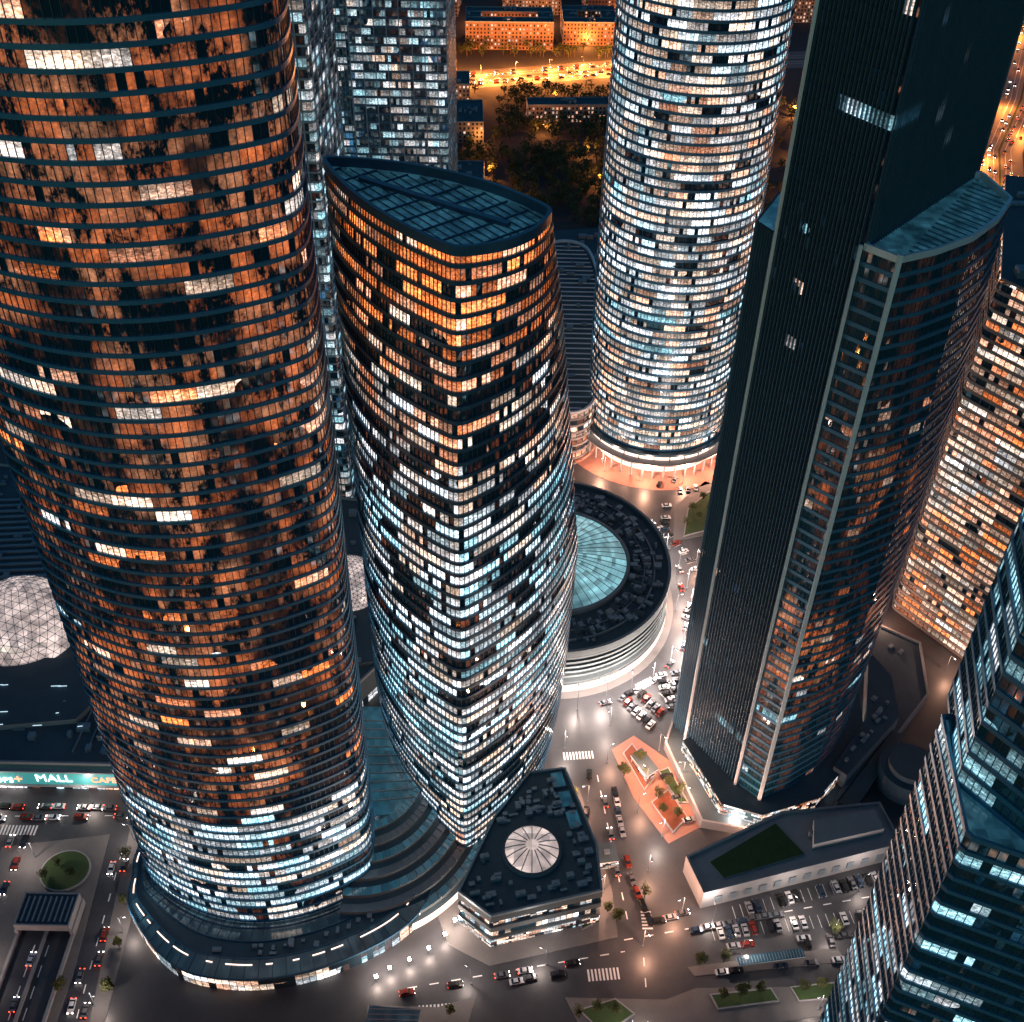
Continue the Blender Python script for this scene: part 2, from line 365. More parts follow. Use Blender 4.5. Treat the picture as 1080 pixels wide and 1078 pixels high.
for i in range(0,150,1):
    if rnd.random()<.55:b.bar((*[sk[3][i][q]*.7+sk[4][i][q]*.3 for q in(0,1)],6.75),(*[sk[3][(i+1)%150][q]*.7+sk[4][(i+1)%150][q]*.3 for q in(0,1)],6.75),.35,.1,6)
Ao=sk[4]
for i in range(150):
    j=(i+1)%150
    b.face([(*Ao[i],0),(*Ao[j],0),(*Ao[j],6.2),(*Ao[i],6.2)],3,[(i,0),(i+1,0),(i+1,1.9),(i,1.9)])
b.build('tower_podium',[canglass,roofm,bandd,F_low,canglass,hvac,litband],left)

# ------------------------------------------------------------ SAIL TOWER
QS=[(0,(19.5,277)),(100,(22,279)),(150,(17,278)),(200,(12,261)),(240,(7,238))]
def Qz(z):
    for (a,p),(c,q) in zip(QS,QS[1:]):
        if z<=c:
            t=(z-a)/(c-a);return (p[0]+(q[0]-p[0])*t,p[1]+(q[1]-p[1])*t)
    return QS[-1][1]
cache={}
def Mout(z):
    k=round(z,2)
    if k not in cache:
        t=z/235
        s=1-.11*max(0,1-z/55)**2
        bl=2.2*math.sin(math.pi*min(1,z/235))
        V=[(-14+.5*t,221.5),Qz(z),(-47.3-.8*t,272-5*t)]
        p=arcpoly(V,[5+bl,7,4+bl],126,3)
        cx,cy=-12,255
        cache[k]=[(cx+(a-cx)*s,cy+(c-cy)*s) for a,c in p]
    return cache[k]
b=MB();loft(b,Mout,0,235.2,4.2,1.15,.5,1,.09,.25)
top=Mout(235.2)
b.face([(*p,234) for p in off(top,-.5)],3)
parapet(b,off(top,.5),234,1.0,2.4,1)
inn=off(top,-1.6)
hatch(b,inn,234.05,2.2,math.radians(-50),.14,.3,1);hatch(b,inn,234.05,6.5,math.radians(40),.3,.5,1)
b.bar((-38,259,234),(-2,236,234),1.6,1.0,1)
sail=b.build('sail_shaped_glass_tower',[F_mid,bandd,finm,roofglass,hvac])
# ------------------------------------------------------------ ROUND TOWER
RC=(73,480)
def circ(cx,cy,rx,ry,N,ph0=0):return [(cx+rx*math.cos(2*math.pi*i/N+ph0),cy+ry*math.sin(2*math.pi*i/N+ph0)) for i in range(N)]
def Rout(z):
    s=1+.03*math.sin(math.pi*min(1,z/242))
    return circ(*RC,34.5*s,34.5*s,140)
b=MB();loft(b,Rout,14,250,3.95,1.15,.6,2,.1,.4)
b.face([(*p,250) for p in Rout(250)],1)
cc=circ(*RC,33,33,90)
for i in range(90):
    j=(i+1)%90
    b.face([(*cc[i],0),(*cc[j],0),(*cc[j],9),(*cc[i],9)],3)
for r0,r1,z,h,m_ in((33,38.5,13,1.2,2),(36,40.5,8.6,.8,4)):
    A=circ(*RC,r0,r0,90);B=circ(*RC,r1,r1,90)
    for i in range(90):
        j=(i+1)%90
        b.face([(*A[j],z+h),(*A[i],z+h),(*B[i],z+h),(*B[j],z+h)],m_);b.face([(*B[i],z),(*B[j],z),(*B[j],z+h),(*B[i],z+h)],m_)
A=circ(*RC,35.5,35.5,90)
for i in range(90):
    j=(i+1)%90;b.face([(*A[i],9.4),(*A[j],9.4),(*A[j],13),(*A[i],13)],3,[(i,1),(i+1,1),(i+1,2),(i,2)])
c45=circ(*RC,38.8,38.8,90)
for i in range(0,90,2):b.cyl(*c45[i],0,.5,8.6,8,4)
c46=circ(*RC,36.6,36.6,90)
for i in range(0,90,3):b.cyl(*c46[i],9.4,.35,3.6,6,4)
b.build('round_glass_tower',[F_round,band,finm,litband,conc,F_low])
island('pavement',circ(*RC,50,48,60),pink)

# ------------------------------------------------------------ DARK SLAB TOWER + WING
M1=(68,276);A_=(84,253.5);E_=(125,299)
mainp=arcpoly([M1,A_,E_,(112,324),(84,316)],[0,0,0,2,0],150)
b=MB();loft(b,lambda z:mainp,0,307.2,4.1,.6,.06,1,.09,.8,mats=(0,1,2))
b.face([(*p,307.2) for p in mainp],1)
sl=[(64.5,285),(68.6,277.5),(78,296),(74,304)]
slp=arcpoly(sl,0,56);loft(b,lambda z:slp,0,213,4.1,.6,.06,1,.09,.7)
b.face([(*p,213) for p in slp],3)
def edge(P,z1,w=.45,m_=4):
    b.prism([(P[0]-w,P[1]-w),(P[0]+w,P[1]-w),(P[0]+w,P[1]+w),(P[0]-w,P[1]+w)],0,z1,m_,m_)
edge((83.0,252.6),223,.4);edge((90.8,246.2),224,.55);edge((67.6,276),308,.4)
eur=b.build('slab_skyscraper',[F_eur,bandk,finv,roofglass,white])
b=MB()
def Wout(z):
    s=2.3*math.sin(math.pi*min(1,z/222))
    V=[(84.2,253.2),(91,246.8),(101+s*.5,251.5-s*.4),(112+s*.9,259-s*.7),(121.5+s,269.5-s*.6),(128.5+s,281-s*.2),(125.5+s*.6,297),(112,297),(96,272)]
    return arcpoly(V,0,110)
_w={}
def Wc(z):
    k=round(z,2)
    if k not in _w:_w[k]=Wout(z)
    return _w[k]
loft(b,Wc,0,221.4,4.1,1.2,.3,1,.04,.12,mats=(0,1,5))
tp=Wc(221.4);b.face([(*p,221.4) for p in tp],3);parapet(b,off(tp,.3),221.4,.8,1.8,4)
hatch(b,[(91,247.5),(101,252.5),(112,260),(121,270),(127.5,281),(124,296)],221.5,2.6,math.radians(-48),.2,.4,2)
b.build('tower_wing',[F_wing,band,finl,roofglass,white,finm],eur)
b=MB()
pl=[(60,275),(70,240),(92,236),(122,247),(168,302),(172,330),(150,345),(100,335),(66,292)]
b.prism(pl,0,3.2,0,1);parapet(b,pl,3.2,.8,1.0,0)
b.prism([(66,272),(77,244),(91,239.5),(112,247),(135,272),(138,298),(110,300)],3.2,9,3,1)
b.prism([(137,283),(120,260),(124,256),(150,284),(152,305),(146,318)],3.2,11,0,1)
b.prism([(119,249),(127,247),(152,280),(143,285)],4.2,5.2,0,2)
b.cyl(149,262,0,11,9,40,0,1);b.cyl(149,262,9,8,2.5,40,0,2)
for i in range(22):b.box(121+i*1.25,249.5+i*1.5,5.2,.3,7,.25,math.radians(-40),0)
rooftop(b,[(137,283),(122,262),(124,258),(148,284),(150,305),(146,316)],11,14,4,1,3,1.5,.8,0)
rooftop(b,pl,3.2,30,4,1,3,1.5,.8,1)
b.build('tower_plinth',[conc,roofm,concd,F_low,hvac],eur)

# ------------------------------------------------------------ RING BUILDING
CC=(18,356)
b=MB()
def ring(rx,ry,z0,z1,m_,N=120,uvn=1):
    A=circ(*CC,rx,ry,N)
    for i in range(N):
        j=(i+1)%N;b.face([(*A[i],z0),(*A[j],z0),(*A[j],z1),(*A[i],z1)],m_,[(i*uvn,z0/4),(i*uvn+uvn,z0/4),(i*uvn+uvn,z1/4),(i*uvn,z1/4)])
def annul(r0,r1,z,m_,z2=None,N=120):
    A=circ(*CC,r0[0],r0[1],N);B=circ(*CC,r1[0],r1[1],N)
    for i in range(N):
        j=(i+1)%N;b.face([(*B[i],z if z2 is None else z2),(*B[j],z if z2 is None else z2),(*A[j],z),(*A[i],z)],m_,[(i,0),(i+1,0),(i+1,8),(i,8)])
ring(47,51,0,20,0)
for k,z in enumerate((4.2,8,10.6,13.2,15.8,18.4)):
    ring(49.5,53.5,z,z+1.1,1);annul((47,51),(49.5,53.5),z+1.1,1)
ring(49.8,53.8,20,23.2,1);annul((48.6,52.6),(49.8,53.8),23.2,4)
ring(48.6,52.6,21.5,23.2,1)
annul((32,32),(48.6,52.6),21.5,2)
annul((42.5,46),(43.3,46.8),22.3,4);ring(43.3,46.8,21.5,22.3,4)
annul((38.5,40.5),(39,41),21.9,4);ring(39,41,21.5,21.9,4)
ring(32.5,32.5,21.5,23.6,4);annul((31,31),(32.5,32.5),23.6,4)
for k in range(5):
    r0,r1=31*(1-k/5),31*(1-(k+1)/5);z0=23+4*(1-(r0/31)**2);z1=23+4*(1-(r1/31)**2)
    annul((r1+.01,r1+.01),(r0,r0),z1,3,z0,96)
for i in range(0,48):
    a=2*math.pi*i/48
    for k in range(4):
        r0,r1=31*(1-k/5),31*(1-(k+1)/5);z0=23.05+4*(1-(r0/31)**2);z1=23.05+4*(1-(r1/31)**2)
        b.bar((CC[0]+r0*math.cos(a),CC[1]+r0*math.sin(a),z0),(CC[0]+r1*math.cos(a),CC[1]+r1*math.sin(a),z1),.18,.25,4)
for i in range(210):
    a=rnd.uniform(-1.9,1.9);r=rnd.uniform(34,46);s=rnd.uniform(.8,3.5)
    b.box(CC[0]+r*math.cos(a),CC[1]+r*1.05*math.sin(a),21.5,s,s*rnd.uniform(.5,1),rnd.uniform(.6,2.4),a,rnd.choice((5,5,4,1)))
for i in range(60):
    a=2*math.pi*i/60
    b.bar((CC[0]+35*math.cos(a),CC[1]+36*math.sin(a),21.5),(CC[0]+42*math.cos(a),CC[1]+45*math.sin(a),21.5),.25,.4,5)
ring(49.9,53.9,.1,3.4,6);ring(49.9,53.9,3.4,4.2,4)
b.build('circular_mall_building',[F_ring,concd,roofm,skyglass,conc,hvac,litband])

# ------------------------------------------------------------ LOW PODIUM BUILDING with round skylight
lp=[(-15,201),(-4,192.5),(32,202.5),(31,220),(21,251),(8,249),(-4,230)]
b=MB();b.prism(lp,0,4,5,0);b.prism([(p[0]*1.0,p[1]) for p in lp],4,4.8,1,1);
lpi=off(arcpoly(lp,0,80),-1.0);b.prism(lpi,4.8,9,3,1,2.0,4.2,top=False);b.prism(lp,9,11.5,1,1,top=True)
b.prism(lpi,11.5,15,3,1,2.0,4.2,top=False);b.prism(lp,15,18,1,2);parapet(b,lp,18,.7,1.1,4)
rooftop(b,lp,18,70,4,.8,3.5,2,.25,1,(9,217,11))
b.cyl(9,217,18,10,1.4,40,4,2)
for k in range(4):
    r0,r1=9*(1-k/4),9*(1-(k+1)/4)+.01;z0=19.4+2.6*(1-(r0/9)**2);z1=19.4+2.6*(1-(r1/9)**2)
    b.cyl(9,217,z0,r0,z1-z0,32,6,6,r1)
for i in range(16):
    a=2*math.pi*i/16
    for k in range(3):
        r0,r1=9*(1-k/4),9*(1-(k+1)/4);z0=19.5+2.6*(1-(r0/9)**2);z1=19.5+2.6*(1-(r1/9)**2)
        b.bar((9+r0*math.cos(a),217+r0*math.sin(a),z0),(9+r1*math.cos(a),217+r1*math.sin(a),z1),.3,.25,4)
for t in range(3):
    b.prism([(22-t*2.5,226+t*8),(26-t*2.5,227+t*8),(24.5-t*2.5,233+t*8),(20.5-t*2.5,232+t*8)],18.02,19.2,4,7)
b.build('podium_building',[litband,concd,roofm,F_low,hvac,F_low,domeglass,roofglass])

# curved terraced entrance between the two towers
b=MB();cx,cy=-50,246
for k in range(7):
    r0=20+k*4.4;z=20-k*2.3
    n=40
    for i in range(n):
        a0=math.radians(-95+i*100/n);a1=math.radians(-95+(i+1)*100/n)
        P=lambda r,a,z_:(cx+r*math.cos(a)*.92,cy+r*math.sin(a)*1.05,z_)
        b.face([P(r0,a0,z),P(r0+2.8,a0,z),P(r0+2.8,a1,z),P(r0,a1,z)],0 if k%2 else 4,[(i,k*4),(i+1,k*4),(i+1,k*4+2),(i,k*4+2)])
        b.face([P(r0+2.8,a0,z-1.6),P(r0+2.8,a1,z-1.6),P(r0+2.8,a1,z),P(r0+2.8,a0,z)],1)
        b.face([P(r0+2.8,a0,z-1.6),P(r0+4.4,a0,z-2.3),P(r0+4.4,a1,z-2.3),P(r0+2.8,a1,z-1.6)],2)
        if i%2==0:b.bar(P(r0,a0,z),P(r0+2.8,a0,z),.2,.3,0)
        if k==6:b.face([P(r0+4.4,a0,0),P(r0+4.4,a1,0),P(r0+4.4,a1,z-2.3),P(r0+4.4,a0,z-2.3)],3,[(i,0),(i+1,0),(i+1,1),(i,1)])
b.face([(cx-10,cy-20,19.9),(cx+16,cy-16,19.9),(cx+20,cy+4,19.9),(cx+8,cy+30,19.9),(cx-20,cy+30,19.9)],4)
for i in range(10):b.bar((cx-14,cy-14+i*4.2,19.95),(cx+18,cy-10+i*3.6,19.95),.3,.4,0)
b.build('terraced_atrium',[conc,concd,roofm,litband,roofglass])

# ------------------------------------------------------------ MALL (left) with domes and signs
b=MB()
mp=[(-300,251),(-132,251),(-125,275),(-62,285),(-52,300),(-50,330),(-40,345),(-44,400),(-80,404),(-300,430)]
b.prism(mp,0,4,3,0,3,4,top=False);b.prism(mp,4,14,0,1);parapet(b,mp,14,.8,1.2,4)
b.prism([(-300,262),(-215,262),(-160,270),(-150,290),(-168,300),(-300,300)],14,16.5,4,1)
b.prism([(-175,340),(-140,335),(-138,375),(-175,380)],14,18,4,1)
b.prism([(-150,262),(-134,262),(-132,285),(-146,290)],14,17,4,1)
b.prism([(-62,300),(-53,302),(-52,325),(-62,330)],14,16,0,1)
rooftop(b,mp,14,320,2,1,5,2.5,.05,3,(-194,316,26))
hatch(b,[(-255,345),(-180,340),(-178,398),(-255,402)],14.1,4,0.1,1.2,.8,2)
hatch(b,[(-160,256),(-135,256),(-133,330),(-160,330)],14.1,5,1.5,.5,.6,2)
for i in range(26):
    x,y=rnd.uniform(-215,-135),rnd.choice((266,272,285,335,345,385))
    if math.hypot(x+195,y-317)>27:b.bar((x,y,17.1),(x+rnd.uniform(1,4),y+.3,17.1),.25,.15,5)
b.build('shopping_mall',[concd,roofm,hvac,F_low,conc,roofstrip])
def dome(name,c,r,z,mat):
    bm=bmesh.new();bmesh.ops.create_icosphere(bm,subdivisions=4,radius=r)
    for v in list(bm.verts):
        if v.co.z<-r*.15:bm.verts.remove(v)
    me=bpy.data.meshes.new(name);bm.to_mesh(me);
    uvl=me.uv_layers.new(name='UVMap')
    for l in me.loops:
        p=me.vertices[l.vertex_index].co;uvl.data[l.index].uv=(p.x,p.y+p.z)
    me.materials.append(mat);o=add(name,me,(*c,z))
    bm2=bmesh.new();bmesh.ops.create_icosphere(bm2,subdivisions=4,radius=r*1.004)
    for v in list(bm2.verts):
        if v.co.z<-r*.15:bm2.verts.remove(v)
    me2=bpy.data.meshes.new('frame');bm2.to_mesh(me2);me2.materials.append(finl)
    f=bpy.data.objects.new('frame',me2);COL.objects.link(f);f.parent=o
    w=f.modifiers.new('w','WIREFRAME');w.thickness=.22
    bb=MB();bb.cyl(0,0,-3.5,r+1.5,2.6,48,0,0);q=bb.build('base_ring',[conc]);q.parent=o
dome('glass_dome',(-195,317),22,14,domeglass)
dome('glass_dome',(-68,345),14,14,domeglass)
teal=gridglass('sign_face_teal',(.02,.1,.1),(.08,.75,.75),1.0,30,30,.4)
tealtx=emis('sign_letter_light',(.7,1,.95),3);redtx=emis('sign_letter_warm',(1,.3,.15),3)
b=MB()
b.box(-172,249.6,5,70,.8,7,0,0);b.box(-172,249.3,12.4,72,1.6,.6,0,1);b.box(-172,249.3,4.2,72,1.6,.6,0,1)
sign=b.build('shop_sign',[teal,conc])
def text(tx,loc,size,mat,par):
    cu=bpy.data.curves.new('letters','FONT');cu.body=tx;cu.size=size;cu.extrude=.1;cu.materials.append(mat)
    o=bpy.data.objects.new('letters',cu);COL.objects.link(o);o.location=loc;o.rotation_euler=(math.radians(90),0,0);o.parent=par
text('MALL',(-170,248.9,7),5.5,tealtx,sign);text('SHOPS',(-190,248.9,6),4,tealtx,sign);text('CAFE',(-150,248.9,7),4,redtx,sign);text('+',(-178,248.9,6),6,redtx,sign)

# ------------------------------------------------------------ RIGHT OFFICE BLOCK
rp=[(189,325),(240,318),(262,420),(196,440),(167,354)]
rpo=arcpoly(rp,0,170);b=MB();loft(b,lambda z:rpo,0,160,3.7,1.2,.5,2,.1,.4)
b.prism(rp,160,161,1,3);rooftop(b,rp,161,30,4,2,8,4)
b.build('lit_office_block',[F_rm,plain('stone_spandrel',(.2,.17,.16),.6),finm,roofm,hvac])

# ------------------------------------------------------------ NEAR TOWER (bottom right)
b=MB()
N1=[(85,145),(82,118),(132,97),(150,122),(128,150)]
N1o=arcpoly(N1,0,116);loft(b,lambda z:N1o,0,176.4,4.2,1.1,.35,1,.06,.2)
b.face([(*p,176.4) for p in N1o],3);parapet(b,off(N1o,.35),176.4,.6,1.2,1)
N2=[(88,151),(83.5,130),(97,112),(140,103),(150,130),(130,154)]
N2o=arcpoly(N2,0,124);loft(b,lambda z:N2o,176.4,325.1,4.25,1.1,.35,1,.06,.2)
b.face([(*p,325) for p in N2o],3)
b.build('stacked_block_skyscraper',[F_br,band,finm,roofglass])

# ------------------------------------------------------------ BACK TOWERS
def tower(name,poly,h,fh,mat,bm_,N,fin=1,fd=.5,bh=1.0,fw=.12):
    o=arcpoly(poly,0,N);b=MB();loft(b,lambda z:o,0,h,fh,bh,.4,fin,fw,fd);b.face([(*p,h-.1) for p in o],1);return b.build(name,[mat,bm_,finl])
tower('lattice_tower',[(-140,412),(-76,412),(-73,455),(-140,455)],262,3.9,F_bk,finl,130,4,.7,.8,.25)
tower('office_tower',[(-125,600),(-88,600),(-88,640),(-125,640)],290,4,F_bk2,bandd,80)
tower('office_tower',[(-77,522),(-34,522),(-32,562),(-77,562)],300,3.9,F_bk,bandd,120,4,.7,1.1,.2)
b=MB();cl=arcpoly([(19,455),(38,458),(48,560),(42,632),(16,632),(16,540)],[3,3,2,6,0,0],90,6)
loft(b,lambda z:cl,0,28,4,1.2,.5,1,.1,.4)
b.face([(*p,28) for p in cl],3);parapet(b,off(cl,.6),28,1.2,1.5,4)
hatch(b,off(cl,-2),28.1,5,0,.5,.5,4);rooftop(b,cl,28,20,5)
b.build('curved_office_building',[F_rm,conc,finm,roofm,white,hvac])
b=MB();b.prism([(18,640),(70,640),(70,700),(14,690)],0,8,0,1);b.prism([(-40,640),(10,640),(10,665),(-40,665)],0,12,0,1)
rooftop(b,[(18,640),(70,640),(70,700),(14,690)],8,20,2,2,6)
b.build('low_depot_building',[concd,roofm,hvac])

# ------------------------------------------------------------ DISTANT CITY
def block(name,x,y,w,d,h,rot,ai,court=False,near=False):
    b=MB()
    def bx(cx,cy,sx,sy):
        c,s=math.cos(rot),math.sin(rot);X,Y=x+cx*c-cy*s,y+cx*s+cy*c
        P=[(X+a*c-e*s,Y+a*s+e*c) for a,e in((-sx/2,-sy/2),(sx/2,-sy/2),(sx/2,sy/2),(-sx/2,sy/2))]
        b.prism(P,0,h,0,1,3.2,3.3);parapet(b,P,h,.5,.9,2)
        for _ in range(int(sx*sy/120)+1):b.box(X+rnd.uniform(-.4,.4)*min(sx,sy),Y+rnd.uniform(-.3,.3)*min(sx,sy),h,rnd.uniform(1,4),rnd.uniform(1,3),rnd.uniform(.8,2.5),rot,2)
    if court:
        t=14;bx(0,-d/2+t/2,w,t);bx(0,d/2-t/2,w,t);bx(-w/2+t/2,0,t,d-2*t-.2);bx(w/2-t/2,0,t,d-2*t-.2)
    else:bx(0,0,w,d)
    m_=APT[ai] if ai<3 else F_gen
    return b.build(name,[m_,roofm,hvac])
block('apartment_building',-12,1090,80,44,24,.03,0,True);block('apartment_building',62,1110,50,50,20,.03,0,True)
block('apartment_building',-75,1080,26,60,26,.03,0)
block('apartment_building',125,1115,60,40,24,.05,2,True)
block('apartment_building',-42,875,26,46,16,.05,1);block('apartment_building',-62,935,40,30,20,.05,2)
block('apartment_building',38,905,66,16,14,.08,2);block('apartment_building',230,800,34,60,22,.1,0)
block('apartment_building',205,700,40,34,18,.1,0);block('apartment_building',260,890,50,60,26,.1,2,True)
block('apartment_building',-45,770,40,30,14,0,1);block('apartment_building',290,640,30,40,20,.1,0)
for gx in range(-14,15):
    for gy in range(0,20):
        x=gx*95+rnd.uniform(-12,12);y=1190+gy*100+rnd.uniform(-12,12)
        if rnd.random()<.15:continue
        if gy>7 and rnd.random()<.4:continue
        block('apartment_building',x,y,rnd.uniform(45,75),rnd.uniform(35,65),rnd.choice((14,18,22,26,34)),rnd.uniform(-.06,.06),rnd.choice((0,0,1,2,2,3)),rnd.random()<.5)
for (x,y) in [(-420,500),(-400,620),(-300,560),(-220,640),(-380,380),(-260,760),(-180,820),(-330,860),(-400,1000),(-250,1000),(-160,1000),(420,420),(430,560),(440,680),(460,800),(330,380),(340,250),(300,160),(-340,100),(-300,180),(380,60),(530,900)]:
    block('office_building',x,y,rnd.uniform(50,80),rnd.uniform(40,70),rnd.choice((20,28,40)),rnd.uniform(-.2,.2),rnd.choice((0,1,2,3,3)),rnd.random()<.4)
for (x,y,w,d,h) in [(-95,105,60,40,22),(-170,90,50,50,26),(-20,110,50,36,20),(-60,40,70,40,24),(20,50,40,50,22),(-150,10,60,60,30),(-230,40,60,60,26),(60,40,40,40,18),(-40,-50,80,50,24),(70,-60,60,60,28),(-140,-90,70,60,24),(180,-40,70,60,30),(200,60,60,60,24),(-260,-80,70,70,30)]:
    block('office_building',x,y,w,d,h,rnd.uniform(-.1,.1),rnd.choice((0,2,3)),w>55)

# ------------------------------------------------------------ roads far
def ribbon(b,pts,w,z,mat=0):
    n=len(pts);L=[];Rr=[]
    for i in range(n):
        a=pts[max(0,i-1)];c=pts[min(n-1,i+1)];l=math.dist(a,c) or 1;nx,ny=-(c[1]-a[1])/l*w/2,(c[0]-a[0])/l*w/2
        L.append((pts[i][0]+nx,pts[i][1]+ny));Rr.append((pts[i][0]-nx,pts[i][1]-ny))
    for i in range(n-1):b.face([(*L[i],z),(*Rr[i],z),(*Rr[i+1],z),(*L[i+1],z)],mat)
avm=plain('worn_asphalt',(.15,.13,.11),.6,0,.5,.05)
AV=[(-900,960),(-60,985),(100,1030),(900,1180)]
b=MB();ribbon(b,AV,42,.04);b.build('avenue',[avm])
HW=[(290,500),(318,640),(342,760),(372,860),(425,970),(510,1180),(560,1350)]
b=MB();ribbon(b,HW,34,.05);b.build('avenue',[avm])
b=MB();ribbon(b,[(-500,470),(-60,480),(10,440)],14,.06);ribbon(b,[(200,480),(520,500)],16,.06);b.build('side_road',[avm])
b=MB();ribbon(b,AV,1.6,.06);ribbon(b,HW,1.6,.07);b.build('median_strip',[grass])
b=MB()
for s in(-10,-5,5,10):
    ribbon(b,[(x,y+s) for x,y in AV],.4,.06);ribbon(b,[(x+s*.9,y) for x,y in HW],.35,.07)
b.build('lane_markings',[paint])

# ------------------------------------------------------------ local islands / plazas
island('pavement',[(-22,203),(-18,193),(-4,186),(38,197),(37,214),(27,256),(18,262),(6,255)],pave)
island('pavement',[(40,274),(49,281),(63,268),(70,240),(58,233),(47,252)],pink)
island('pavement',[(60,187),(62,184),(112,190),(110,195)],pave)
island('pavement',[(20,176),(28,160),(120,175),(118,182),(62,180),(52,176)],pave)
island('pavement',[(-42,172),(-20,172),(-8,176),(-12,160),(-42,158)],pave)
island('pavement',[(-126,150),(-122,150),(-124,205),(-130,240),(-134,240)],pave)
island('pavement',[(-132,243),(-60,243),(-60,252),(-132,252)],pave)
island('pavement',circ(*CC,53,57.5,90),pave)
island('pavement',[(75,395),(110,405),(118,425),(95,440),(78,420)],pave)
island('pavement',[(-180,205),(-176,226),(-140,232),(-137,180),(-138,150),(-142,150),(-140,203),(-160,203),(-160,150),(-166,150)],pave)
def planter(poly,h=.8,mat=grass,nm='planting_bed'):
    b=MB();b.prism(poly,.15,.15+h,1,1);q=off(arcpoly(poly,0,40),-.5);b.face([(*p,.15+h+.05) for p in q],0)
    return b.build(nm,[mat,conc])
soilr=plain('red_shrub_bed',(.16,.045,.02),.9,0,.5,.6,.5)
planter([(44,272),(48,277),(56,262),(51,255)],.6,soilr);planter([(53,250),(60,256),(66,244),(60,237)],.6,soilr)
planter([(57,264),(61,266),(67,250),(63,250)],.6)
planter([(80,398),(105,408),(110,424),(96,432),(84,418)],.4,grass,'lawn')
planter(circ(-151,217,8.5,8,40),.6,grass,'lawn')
planter([(66,178),(86,180.5),(88,176),(68,173)],.4);planter([(92,181),(112,183.5),(113,178),(94,176)],.4)
planter([(24,172),(36,176),(42,171),(32,164)],.4);planter([(25,206),(28,207),(30,201),(26,199)],.2)
b=MB();gp=[(62,222),(66.5,208),(138,229),(134,246),(98,241)]
b.prism(gp,0,8.5,0,1);parapet(b,gp,8.5,.8,1.1,0)
b.prism([(70,220),(74,214),(103,224),(95,236)],8.6,9.3,0,2)
b.prism([(106,226),(132,233),(130,241),(108,236)],8.6,12,0,1)
rooftop(b,[(104,225),(136,231),(132,244),(100,239)],8.6,8,3,1,3)
for i in range(12):b.box(72+i*5.3,209.2+i*1.58,2.5,2.4,.3,3.2,math.atan2(21,71.5),3)
b.build('green_roof_building',[conc,conc,grass,hvac])
b=MB();b.prism([(76,186),(98,189.5),(97.5,192.5),(75.5,189)],3.2,3.6,0,1)
for i in range(8):b.cyl(77+i*2.9,188+i*.45,0,.12,3.2,6,2)
hatch(b,[(76,186),(98,189.5),(97.5,192.5),(75.5,189)],3.62,1.0,math.radians(98),.12,.12,2);b.build('parking_canopy',[white,canglass,hvac])
b=MB();b.prism([(33,222),(39,223),(38,230),(32,229)],0,4,3,0);b.prism([(32.6,221.6),(39.4,222.7),(38.4,230.4),(31.6,229.4)],4,4.5,1,0);b.box(35.5,226,4.5,2,1.5,1,.1,2);b.build('kiosk',[roofm,white,hvac,F_low])
b=MB();b.prism([(47,268),(51,271),(56,262),(52,259)],0,4,3,0);b.prism([(46.5,268),(51,271.8),(56.6,262),(52,258.4)],4,4.6,1,0);b.build('metro_entrance',[roofm,white,hvac,F_low])
b=MB();b.prism([(132,205),(146,207),(145,215),(131,213)],0,6,0,1);parapet(b,[(132,205),(146,207),(145,215),(131,213)],6,.5,.8,0);rooftop(b,[(132,205),(146,207),(145,215),(131,213)],6,5,2,1,2,1,0,0);b.build('service_building',[conc,roofm,hvac])
b=MB();b.prism([(-42,160),(-26,160),(-25,169),(-41,170)],4,4.5,1,0);hatch(b,[(-42,160),(-26,160),(-25,169),(-41,170)],4.5,1.6,0,.2,.2,1)
for x in(-40,-34,-28):
    for y in(162,168):b.cyl(x,y,0,.25,4,8,1)
b.build('glass_canopy',[canglass,conc])
b=MB();b.prism([(-159,193),(-141,193),(-141,205),(-159,205)],3.5,6,0,1);parapet(b,[(-159,193),(-141,193),(-141,205),(-159,205)],6,.5,.8,0)
for x in(-159,-150,-141):b.prism([(x-.5,130),(x+.5,130),(x+.5,205),(x-.5,205)],0,1.4 if x!=-150 else 1.0,0,0)
for x in(-159,-141):b.prism([(x-.6,193),(x+.6,193),(x+.6,205),(x-.6,205)],0,3.5,0,0)
b.face([(-158,204,0),(-142,204,0),(-142,204,3.5),(-158,204,3.5)],2)
for i in range(9):b.box(-157+i*1.8,199,6,.5,9,.8,0,3)
b.build('underpass_portal',[conc,roofm,concd,hvac])

# markings
b=MB()
def crosswalk(cx,cy,L,w,rot):
    c,s=math.cos(rot),math.sin(rot);n=int(L/1.2)
    for i in range(n):
        t=-L/2+i*1.2
        P=[(cx+a*c-e*s,cy+a*s+e*c,.035) for a,e in((t,-w/2),(t+.6,-w/2),(t+.6,w/2),(t,w/2))];b.face(P)
def dashes(a,c,dash=3,gap=5,w=.18,off_=0):
    L=math.dist(a,c);ux,uy=(c[0]-a[0])/L,(c[1]-a[1])/L;t=0
    while t<L:
        e=min(L,t+dash);p=(a[0]+ux*t-uy*off_,a[1]+uy*t+ux*off_);q=(a[0]+ux*e-uy*off_,a[1]+uy*e+ux*off_)
        b.face([(p[0]-uy*w,p[1]+ux*w,.035),(p[0]+uy*w,p[1]-ux*w,.035),(q[0]+uy*w,q[1]-ux*w,.035),(q[0]-uy*w,q[1]+ux*w,.035)]);t+=dash+gap
crosswalk(28,271,13,3.5,.1);crosswalk(-20,171,12,4,.1);crosswalk(33,184,11,4,.1);crosswalk(64,335,9,4,1.2);crosswalk(48,204,8,3.5,1.6);crosswalk(56,308,9,3.5,.6)
crosswalk(-172,233,14,4,0)
